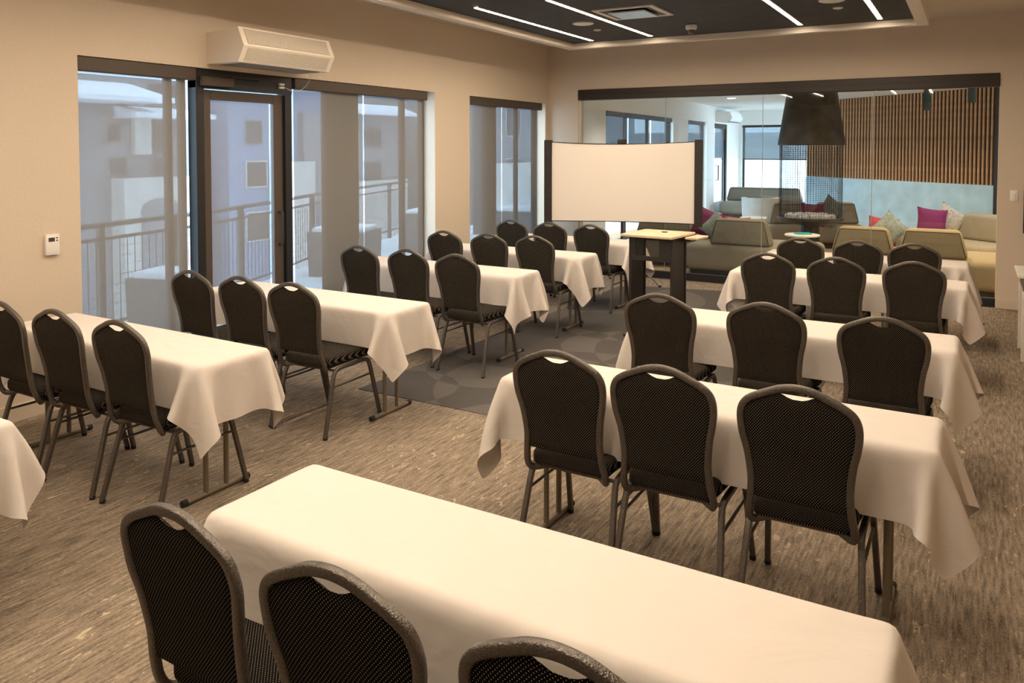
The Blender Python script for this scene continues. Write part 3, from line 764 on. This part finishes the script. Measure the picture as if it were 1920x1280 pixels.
# ------------------------------------------------------------------ folding tables, cloths
TW, TD, TH = 1.83, .457, .745
def sim_cloth(seed, dx, dy, steps=230, its=18):
    rs = np.random.RandomState(seed); h = .03
    nx = int(round((TW + 2 * dx) / h)) + 1; ny = int(round((TD + 2 * dy) / h)) + 1
    hx = (TW + 2 * dx) / (nx - 1); hy = (TD + 2 * dy) / (ny - 1)
    X, Y = np.meshgrid(np.linspace(-TW / 2 - dx, TW / 2 + dx, nx), np.linspace(-TD / 2 - dy, TD / 2 + dy, ny), indexing='ij')
    X = X + rs.uniform(-.02, .02); Y = Y + rs.uniform(-.012, .012)
    P = np.stack([X, Y, np.full_like(X, TH + .006)], -1); P[..., 2] += rs.rand(nx, ny) * .002
    V = np.zeros_like(P); dt = .02
    ax, ay, top = TW / 2 + .005, TD / 2 + .005, TH + .005
    def con(a, b, L, k=1.):
        d = P[b] - P[a]; l = np.sqrt((d * d).sum(-1, keepdims=True)) + 1e-9
        c = d * ((l - L) / l * .5 * k); P[a] += c; P[b] -= c
    S = slice
    pairs = []
    for o in (0, 1):
        n1 = (nx - o) // 2 * 2; pairs.append(((S(o, o + n1, 2), S(None)), (S(o + 1, o + n1, 2), S(None)), hx, 1.))
        n2 = (ny - o) // 2 * 2; pairs.append(((S(None), S(o, o + n2, 2)), (S(None), S(o + 1, o + n2, 2)), hy, 1.))
    dg = math.hypot(hx, hy)
    for o in (0, 1):
        n1 = (nx - o) // 2 * 2
        pairs.append(((S(o, o + n1, 2), S(0, ny - 1)), (S(o + 1, o + n1, 2), S(1, ny)), dg, .35))
        pairs.append(((S(o, o + n1, 2), S(1, ny)), (S(o + 1, o + n1, 2), S(0, ny - 1)), dg, .35))
    def bend(k):
        for ax_ in (0, 1):
            if ax_ == 0: a = P[:-2]; b = P[1:-1]; c = P[2:]
            else: a = P[:, :-2]; b = P[:, 1:-1]; c = P[:, 2:]
            m = (a + c) * .5 - b
            dlt = m * k
            if ax_ == 0: P[1:-1] += dlt; P[:-2] -= dlt * .5; P[2:] -= dlt * .5
            else: P[:, 1:-1] += dlt; P[:, :-2] -= dlt * .5; P[:, 2:] -= dlt * .5
    wind = rs.uniform(-.4, .4, 2)
    for st in range(steps):
        V[..., 2] -= 9.8 * dt; V *= .965
        if st < 60: V[..., 0] += wind[0] * dt; V[..., 1] += wind[1] * dt
        Q = P.copy(); P += V * dt
        for it in range(its):
            for (a, b, L, k) in pairs: con(a, b, L, k)
            if it % 4 == 0: bend(.12)
            px, py, pz = P[..., 0], P[..., 1], P[..., 2]
            ins = (np.abs(px) < ax) & (np.abs(py) < ay) & (pz < top)
            dxp = ax - np.abs(px); dyp = ay - np.abs(py); dzp = top - pz
            ztop = ins & (dzp <= np.minimum(dxp, dyp) + .02) & (Q[..., 2] > top - .05)
            sx = ins & ~ztop & (dxp <= dyp); sy = ins & ~ztop & (dyp < dxp)
            pz[ztop] = top
            px[sx] = np.sign(px[sx]) * ax; py[sy] = np.sign(py[sy]) * ay
            # rest friction on the top
            P[ztop, :2] = Q[ztop, :2] * .75 + P[ztop, :2] * .25
        V = (P - Q) / dt
    m_ = (np.abs(P[..., 0]) < ax) & (np.abs(P[..., 1]) < ay)
    P[..., 2][m_] = top
    return P
def cloth_mesh(P, name):
    nx, ny = P.shape[:2]; vs = [tuple(map(float, p)) for p in P.reshape(-1, 3)]
    fs = [(i * ny + j, (i + 1) * ny + j, (i + 1) * ny + j + 1, i * ny + j + 1) for i in range(nx - 1) for j in range(ny - 1)]
    me = bpy.data.meshes.new(name); me.from_pydata(vs, [], fs); me.update(); me.shade_smooth(); me.materials.append(M['linen'])
    return me
sims = [sim_cloth(s, dx, dy) for (s, dx, dy) in [(1, .28, .25), (2, .31, .24), (3, .28, .23), (4, .30, .25), (5, .29, .245), (6, .32, .235)]]
cmeshes = []
for P in sims:
    cmeshes.append(cloth_mesh(P, 'tablecloth'))
    Q = P[::-1].copy(); Q[..., 0] *= -1   # mirrored drape
    cmeshes.append(cloth_mesh(Q, 'tablecloth'))

def make_table():
    e = empty('folding_table')
    bm = MB()
    r = .04; poly = []
    TWi, TDi = TW - .05, TD - .05
    for (cx, cy, a0) in ((TWi / 2 - r, TDi / 2 - r, 0), (-TWi / 2 + r, TDi / 2 - r, 90), (-TWi / 2 + r, -TDi / 2 + r, 180), (TWi / 2 - r, -TDi / 2 + r, 270)):
        for k in range(5): a = radians(a0 + 22.5 * k); poly.append((cx + r * cos(a), cy + r * sin(a)))
    bm.prism(poly, 'z', TH - .022, TH - .002).build('tabletop', M['board'], e)
    MB().box(-.82, .82, -.19, -.17, TH - .055, TH - .022).box(-.82, .82, .17, .19, TH - .055, TH - .022).build('rail', M['tleg'], e)
    for sx in (-1, 1):
        x = sx * .74
        b = MB().sweep([(x, -.185, .018), (x, .185, .018)], .0145, n=10).build('foot_bar', M['tleg'], e, True)
        for sy in (-1, 1):
            MB().sweep([(x, sy * .182, .0185), (x, sy * .212, .0185)], .0175, n=10).build('foot_cap', M['rubber'], b, True)
            MB().sweep([(x, sy * .065, .025), (x, sy * .065, TH - .022)], .0135, n=10).build('leg', M['tleg'], e, True)
        MB().sweep([(x, 0, .60), (x - sx * .28, 0, TH - .03)], .007, n=6).box(x - .01, x + .01, -.065, .065, .59, .61).build('brace', M['tleg'], e)
    return e
tab0 = make_table(); tt = tree(tab0)
tables = [('R', -1.03, 1.735, 'nearest right-hand table, with no chairs on its far side'), ('R', -.99, 3.35, 'second right-hand table from the camera'),
          ('R', -.95, 4.955, 'third right-hand table from the camera'), ('R', -.91, 7.13, 'fourth right-hand table, before the glass'),
          ('R', -.91, 8.42, 'last right-hand table, closest to the glass'),
          ('L', -4.17, 1.44, 'window-side table cut off at the left edge'), ('L', -4.17, 2.76, 'window-side table in front of the first window'),
          ('L', -4.17, 4.21, 'window-side table in front of the glass door'), ('L', -4.19, 5.88, 'window-side table before the wide shade'),
          ('L', -4.21, 7.17, 'window-side table second from the projection screen'), ('L', -4.18, 8.44, 'window-side table closest to the projection screen')]
first = True
for i, (blk, x, y, ds) in enumerate(tables):
    t = tab0 if first else copy_tree(tt); first = False
    t.location = (x, y, 0); rz = radians(random.uniform(-.4, .4)); t.rotation_euler = (0, 0, rz)
    tag(t, 'narrow folding table under white cloth, ' + ds, 'table', 'narrow folding tables')
    c = bpy.data.objects.new('tablecloth', cmeshes[(i * 5 + 2) % len(cmeshes)]); COL.objects.link(c)
    c.location = (x, y, 0); c.rotation_euler = (0, 0, rz)
    s = c.modifiers.new('smooth', 'SUBSURF'); s.levels = 1; s.render_levels = 1
    tag(c, 'white cloth with drooping corners on the ' + ds.split(',')[0], 'tablecloth', 'white tablecloths')

# ------------------------------------------------------------------ banquet chairs
half = [(.120, .115, .422), (.160, .085, .414), (.180, .060, .420), (.186, .040, .455), (.177, .022, .52), (.172, .012, .60), (.182, -.005, .70),
        (.197, -.020, .77), (.2035, -.028, .825), (.2005, -.036, .868), (.184, -.041, .901), (.150, -.045, .925), (.10, -.048, .948), (.055, -.051, .966), (0, -.053, .974)]
side_z = [p[2] for p in half[3:9]]; side_x = [p[0] for p in half[3:9]]; side_y = [p[1] for p in half[3:]]; side_yz = [p[2] for p in half[3:]]
crx = [p[0] for p in half[8:]][::-1]; crz = [p[2] for p in half[8:]][::-1]
def make_chair():
    e = empty('banquet_chair')
    full = [tuple(p) for p in half] + [(-p[0], p[1], p[2]) for p in half[-2::-1]]
    MB().sweep(catmull(full, 4), .0132, .0115, n=8, up=(0, -1, 0), square=True).build('back_frame', M['frame'], e, True, ang=50)
    # upholstered back pad with a scooped hand hole below the crest
    NU, NV = 24, 18; vs = []; fs = []
    for sd in (1, -1):
        for i in range(NU + 1):
            u = i / NU * 2 - 1
            xt = abs(u) * .1985
            zt = float(np.interp(xt, crx, crz)) - .004
            if xt < .078: zt -= .040 * (0.5 + .5 * cos(pi * xt / .078)) ** .6
            zb = .525
            for j in range(NV + 1):
                z = zb + (zt - zb) * j / NV
                w = float(np.interp(z, side_z, side_x)) - .004 if z < .825 else .1995
                x = u * w
                y0 = float(np.interp(z, side_yz, side_y))
                ed = max(0., 1 - abs(u) ** 8) * (1 - abs(j / NV * 2 - 1) ** 10)
                off = (.026 if sd == 1 else -.008) * ed ** .5
                vs.append((x, y0 + off, z))
    o = (NU + 1) * (NV + 1)
    for b in (0, o):
        for i in range(NU):
            for j in range(NV):
                a = b + i * (NV + 1) + j; q = (a, a + 1, a + NV + 2, a + NV + 1)
                fs.append(q if b else q[::-1])
    MB().add(vs, fs).build('backrest', M['fabric'], e, True, ang=70)
    # seat cushion
    bm = bmesh.new(); bmesh.ops.create_cube(bm, size=1)
    for v in bm.verts:
        fr = v.co.y > 0
        v.co = Vector((v.co.x * (.43 if fr else .36), .49 if fr else .062, .50 if v.co.z > 0 else .424))
    bmesh.ops.bevel(bm, geom=list(bm.edges), offset=.030, segments=4, profile=.5, affect='EDGES'); bm.verts.index_update()
    MB().add([tuple(v.co) for v in bm.verts], [tuple(v.index for v in f.verts) for f in bm.faces]).build('seat', M['fabric'], e, True)
    bm.free()
    MB().box(-.165, .165, .10, .46, .418, .430).build('seat_pan', M['black'], e)
    q = MB()
    q.sweep([(-.195, .115, .410), (.195, .115, .410)], .0085, n=6).build('crossbar', M['frame'], e, True)
    MB().sweep([(-.20, .42, .410), (.20, .42, .410)], .0085, n=6).build('crossbar', M['frame'], e, True)
    for s in (-1, 1):
        rear = catmull([(s * .222, 0, .012), (s * .208, .075, .27), (s * .202, .105, .37), (s * .199, .132, .403), (s * .198, .18, .412), (s * .198, .27, .412)], 4)
        front = catmull([(s * .222, .55, .012), (s * .208, .485, .29), (s * .202, .465, .37), (s * .199, .445, .402), (s * .198, .40, .412), (s * .198, .27, .412)], 4)
        for pts in (rear, front):
            lg = MB().sweep(pts, .0125, .0125, n=8, up=(1, 0, 0), square=True).build('leg', M['frame'], e, True)
            p = pts[0]; p2 = pts[1]
            MB().sweep([(p[0], p[1], .0), (p[0] + (p2[0] - p[0]) * .3, p[1] + (p2[1] - p[1]) * .3, .020)], .0145, n=8, up=(1, 0, 0)).build('foot_cap', M['rubber'], lg)
        MB().sweep([(s * .206, .085, .305), (s * .207, .478, .305)], .007, n=6).build('stretcher', M['frame'], e, True)
    return e
ch0 = make_chair(); ct = tree(ch0)
rows = [
 ('nearest right-hand table', [(-1.615, 1.168, -1), (-1.103, 1.16, 1), (-.588, 1.168, 0)], ('left', 'middle', 'right')),
 ('second right-hand table', [(-1.5, 2.9, 0), (-1.028, 2.905, 0), (-.518, 2.9, 0)], ('left', 'middle', 'right')),
 ('third right-hand table', [(-1.552, 4.345, 2), (-.957, 4.387, -1), (-.366, 4.31, 0)], ('left', 'middle', 'right')),
 ('fourth right-hand table', [(-1.406, 6.48, 0), (-.89, 6.5, 1), (-.358, 6.54, 1)], ('left', 'middle', 'right')),
 ('last right-hand table by the glass', [(-1.378, 7.75, 0), (-.882, 7.79, 0), (-.412, 7.79, 0)], ('left', 'middle', 'right')),
 ('window-side table below the first window', [(-4.62, 2.29, 0), (-4.139, 2.316, 1), (-3.623, 2.325, 1)], ('left', 'middle', 'right')),
 ('window-side table before the glass door', [(-4.652, 3.54, 0), (-4.152, 3.54, 1), (-3.66, 3.54, 2)], ('left', 'middle', 'right')),
 ('window-side table before the wide shade', [(-4.572, 5.18, 0), (-4.058, 5.2, -1), (-3.534, 5.16, 0)], ('left', 'middle', 'right')),
 ('window-side table second from the screen', [(-4.637, 6.553, 0), (-4.115, 6.57, 1), (-3.632, 6.635, 0)], ('left', 'middle', 'right')),
 ('window-side table closest to the screen', [(-4.67, 7.97, 0), (-4.138, 7.92, 1), (-3.63, 7.92, 0)], ('left', 'middle', 'right')),
]
first = True
for (ds, ps, nm) in rows:
    for (x, y, a), n in zip(ps, nm):
        c = ch0 if first else copy_tree(ct); first = False
        tx = {'s': -.99, 't': -.95, 'n': -1.03, 'f': -.91, 'l': -.91}[ds[0]] if 'right' in ds else (-4.19 if 'wide' in ds else -4.21 if 'second' in ds else -4.18 if 'closest' in ds else -4.17)
        for q_ in (tx - .74, tx + .74):          # keep chair rails clear of the table legs
            for off in (-.215, .215):
                g_ = (x + off) - q_
                if abs(g_) < .034: x += (.034 - abs(g_)) * (1 if g_ > 0 else -1)
        c.location = (x, y + .05, 0); c.rotation_euler = (0, 0, radians(a))
        tag(c, 'black dotted banquet chair, %s of three at the %s' % (n, ds), 'chair', 'banquet chairs at the tables')

# ------------------------------------------------------------------ lectern
e = empty('lectern', (-2.62, 7.29, 0), radians(-5), 'black steel lectern with pale wooden top and perforated front panel', 'lectern')
MB().rbox(-.275, .262, -.25, .31, .975, 1.0, .004, 1).build('top', M['maple'], e)
for s in (-1, 1):
    x = s * .215
    MB().box(x - .012, x + .012, -.155, .115, .03, .975).box(x - .02, x + .02, .135, .155, .03, .975).box(x - .006, x + .006, .115, .135, .03, .975).build('side_panel', M['steel'], e)
    MB().rbox(x - .025, x + .025, -.25, .26, 0, .03, .004, 1).build('foot', M['steel'], e)
MB().box(-.203, -.16, -.157, -.147, .745, .975).box(.09, .203, -.157, -.147, .745, .975).box(-.16, .09, -.157, -.147, .745, .79).box(-.16, .09, -.157, -.147, .945, .975).build('front_panel', M['steel'], e)
MB().quad((-.16, -.152, .79), (.09, -.152, .79), (.09, -.152, .945), (-.16, -.152, .945)).build('perforated_panel', M['perf'], e)
MB().lathe([(.03, 1.0), (.03, 1.006), (.022, 1.007)], .02, .12, 20).build('cable_port', M['black'], e)
MB().rbox(.275, .40, .02, .30, .955, .975, .004, 1).build('side_shelf', M['maple'], e)
MB().box(.236, .30, .05, .10, .93, .955).build('bracket', M['steel'], e)

# ------------------------------------------------------------------ tripod projection screen
sa = math.atan2(.266, .964)
e = empty('projection_screen', (-3.98, 9.68, 0), sa, 'white portable projection screen with black side bars on a tripod', 'screen')
N = 24; vs = []; fs = []
for i in range(N + 1):
    u = i / N * 2 - 1; x = .938 * u
    zt = 1.905 - .030 * (1 - u * u); zb = .845 + .012 * (1 - u * u)
    for j in range(9):
        z = zb + (zt - zb) * j / 8; vs.append((x, .004 * sin(3 * u + .4 * j), z))
for i in range(N):
    for j in range(8): fs.append((i * 9 + j, (i + 1) * 9 + j, (i + 1) * 9 + j + 1, i * 9 + j + 1))
o = MB().add(vs, fs).build('screen_fabric', M['screenw'], e, True)
q = MB()
q.sweep([(.938 * (i / 12 * 2 - 1), -.002, 1.908 - .030 * (1 - (i / 12 * 2 - 1) ** 2)) for i in range(13)], .005, n=6)
q.build('border', M['black'], e)
q = MB()
q.sweep([(.938 * (i / 12 * 2 - 1), -.002, .842 + .012 * (1 - (i / 12 * 2 - 1) ** 2)) for i in range(13)], .006, n=6)
q.build('border', M['black'], e)
for s in (-1, 1):
    MB().rbox(s * .99 - .052, s * .99 + .052, -.03, .05, .81 + .0, 1.935, .006, 1).build('side_bar', M['steel'], e)
MB().sweep([(0, .05, .35), (0, .05, 1.93)], .016, n=10).build('pole', M['steel'], e, True)
MB().rbox(-.06, .06, .0, .07, 1.885, 1.94, .008, 1).build('top_bracket', M['bronze'], e)
MB().rbox(-.9, .9, .045, .065, 1.35, 1.38, .004, 1).build('cross_arm', M['steel'], e)
for a in (-5, 115, 235):
    r = radians(a)
    MB().sweep([(.02 * cos(r), .05 + .02 * sin(r), .52), (.50 * cos(r), .05 + .50 * sin(r), .015)], .011, n=8).build('leg', M['chrome'], e, True)
    MB().sweep([(.49 * cos(r), .05 + .49 * sin(r), .014), (.53 * cos(r), .05 + .53 * sin(r), .014)], .014, n=8).build('foot_cap', M['rubber'], e)

# ------------------------------------------------------------------ outside
struct('ground_deck', MB().prism([(-5.75, -6), (-5.75, 30), (-11.2, 14.5), (-9.5, 10), (-6.6, 2), (-6.2, -6)][::-1], 'z', -.22, -.08), M['snow'])
struct('ground', MB().box(-140, 60, -60, 160, -5.2, -5.0), M['snow'])
# guard rail
R = [(-6.6, 2.0), (-7.314, 4.345), (-7.784, 6.234), (-8.477, 7.863), (-9.658, 10.347), (-10.6, 13.0), (-12.2, 17.5)]
e = empty('railing', (0, 0, 0), 0, 'grey steel deck railing with wire mesh seen through the shades', 'railing')
q = MB().sweep([(x, y, 1.07) for x, y in R], .028, n=6); q.build('top_rail', M['rail'], e)
q = MB().sweep([(x, y, .93) for x, y in R], .018, n=6).sweep([(x, y, .08) for x, y in R], .018, n=6); q.build('mid_rail', M['rail'], e)
for (x, y) in [(-6.62, 2.1), (-7.374, 4.6), (-7.62, 5.6), (-8.054, 6.9), (-8.6, 8.12), (-9.141, 9.27), (-9.9, 11.0), (-10.6, 13.0), (-11.4, 15.2)]:
    MB().box(x - .03, x + .03, y - .03, y + .03, -.08, 1.05).build('post', M['rail'], e)
q = MB()
for i in range(len(R) - 1):
    a, b = Vector((*R[i], 0)), Vector((*R[i + 1], 0)); n = int((b - a).length / .1)
    for k in range(n):
        p = a.lerp(b, k / n); q.box(p.x - .003, p.x + .003, p.y - .003, p.y + .003, .08, .93)
    for k in range(8):
        z = .17 + k * .095; q.sweep([(a.x, a.y, z), (b.x, b.y, z)], .003, n=4)
o = q.build('wire_mesh', M['rail'], e); o['kind'] = 'stuff'
for (x, y, w, h, lb) in [(-7.0, 5.05, .5, .62, 'grey deck planter outside the left window'), (-8.2, 9.0, .8, .66, 'grey deck planter outside, right of the glass door'),
                         (-8.7, 12.0, .9, .7, 'grey deck planter seen through the wide shade'), (-7.6, 13.2, .8, .7, 'grey deck planter outside the corner window')]:
    e = empty('planter', (x, y, -.08), .3, lb, 'planter', 'planters on the deck')
    MB().prism([(-w / 2, 0), (w / 2, 0), (w / 2 + .03, h), (-w / 2 - .03, h)], 'y', -w / 2, w / 2).build('tub', M['planter'], e)
    MB().rbox(-w / 2 + .02, w / 2 - .02, -w / 2 + .02, w / 2 - .02, h - .05, h + .07, .05, 2).build('snow_cap', M['snow'], e, True)
# tall deck poles seen through the corner window
for (x, y, lb) in [(-9.4, 14.6, 'tall dark deck post outside'),]:
    tag(MB().box(x - .08, x + .08, y - .08, y + .08, -.08, 4).build('deck_post', M['rail']), lb, 'post')
# apartment blocks
def building(x, y0, y1, zb, zt, depth, mat, label, wins, blocks=(), roofs=(), arches=()):
    e = empty('apartment_block', (x, (y0 + y1) / 2, zb), 0, label, 'building'); yc = (y0 + y1) / 2
    MB().box(-depth, 0, y0 - yc, y1 - yc, 0, zt - zb).build('wall', mat, e)
    for (a, b, c, d_, mm) in wins:
        f = MB().box(-.02, .04, a - yc - .06, b - yc + .06, c - zb - .06, d_ - zb + .06).build('window', M['facade_pale'] if mm else M['facade'], e)
        MB().box(.0, .05, a - yc, b - yc, c - zb, d_ - zb).build('pane', M['farwin'], f)
    for (a, b, c, d_, pr, mt) in blocks:
        MB().box(-.1, pr, a - yc, b - yc, c - zb, d_ - zb).build('bay', mt, e)
    for (a, b, c, d_, pr) in roofs:
        MB().add([(0, a - yc, d_ - zb), (0, b - yc, d_ - zb), (pr, b - yc + .3, c - zb), (pr, a - yc - .3, c - zb), (0, a - yc, c - zb - .15), (0, b - yc, c - zb - .15), (pr, b - yc + .3, c - zb - .15), (pr, a - yc - .3, c - zb - .15)],
                 [(0, 1, 2, 3), (4, 7, 6, 5), (3, 2, 6, 7), (0, 3, 7, 4), (1, 5, 6, 2), (0, 4, 5, 1)]).build('snowy_roof', M['snow'], e)
    for (a, b, c, d_) in arches:
        w_ = (b - a) / 2; m_ = (a + b) / 2 - yc
        pts = [(a - yc, c - zb)] + [(m_ - w_ * cos(pi * k / 10), d_ - zb + .35 * sin(pi * k / 10)) for k in range(11)] + [(b - yc, c - zb)]
        MB().prism(pts, 'x', .0, .75).build('archway', M['facade'], e)
    return e
building(-24, 9, 18.8, -5, 4.15, 8, M['facade'], 'grey stone apartment block with snowy roofs seen through the left shade',
         [(16.75, 17.9, 3.3, 4.0, 0), (16.87, 17.6, 1.68, 2.64, 0), (15.25, 15.7, 2.04, 2.6, 0), (15.3, 15.9, .95, 1.5, 0), (16.9, 17.6, .95, 1.5, 0), (13.2, 14.0, 1.7, 2.6, 0)],
         [(15.36, 18.1, -5, .85, .7, M['facade_pale']), (16.1, 16.7, 1.6, 2.9, .2, M['facade_pale'])], [(15.5, 17.9, 2.95, 3.2, 1.6), (12.0, 16.0, 3.4, 3.95, 2.0)],
         [(15.95, 17.35, -5, -.2)])
building(-23, 19.2, 25.6, -5, 4.3, 9, M['facade_blue'], 'blue-grey apartment block seen through the door glass',
         [(20.0, 20.7, 2.0, 2.8, 0), (20.0, 20.9, .4, 1.3, 1), (23.3, 24.2, 2.0, 2.9, 1), (23.3, 24.2, .3, 1.3, 1), (20.0, 21.0, -1.6, -.6, 1)],
         [(21.2, 23.0, -5, 1.3, .5, M['facade_pale']), (22.6, 25.2, -1.0, 3.2, .3, M['facade'])], [(19.3, 25.5, 4.2, 4.5, .8)])
building(-26, 26.5, 33.0, -5, 3.7, 9, M['facade'], 'grey apartment block seen through the shade right of the door',
         [(27.5, 28.6, 1.9, 2.8, 0), (27.5, 28.6, .2, 1.1, 0), (30.0, 31.2, 1.9, 2.8, 0), (30.0, 31.2, .2, 1.1, 0)],
         [(29.0, 32.8, -5, .2, .5, M['facade_pale'])], [(26.8, 32.8, 3.6, 4.0, .9)])
building(-22, 35.0, 56.0, -5, 6.5, 9, M['facade'], 'long dark apartment block far behind the corner window',
         [(37, 38.5, 2.5, 4.0, 1), (41, 42.5, 2.5, 4.0, 1), (37, 38.5, -.2, 1.2, 1), (41, 42.5, -.2, 1.2, 1), (45, 46.5, 2.5, 4.0, 1)],
         [(35.2, 50, -5, 1.0, .4, M['facade_pale'])], [(35, 56, 6.4, 6.9, 1.2)])
building(-2, 60.0, 61.0, -5, 3.0, 22, M['facade_pale'], 'pale building beyond the far lounge windows', [], [], [])
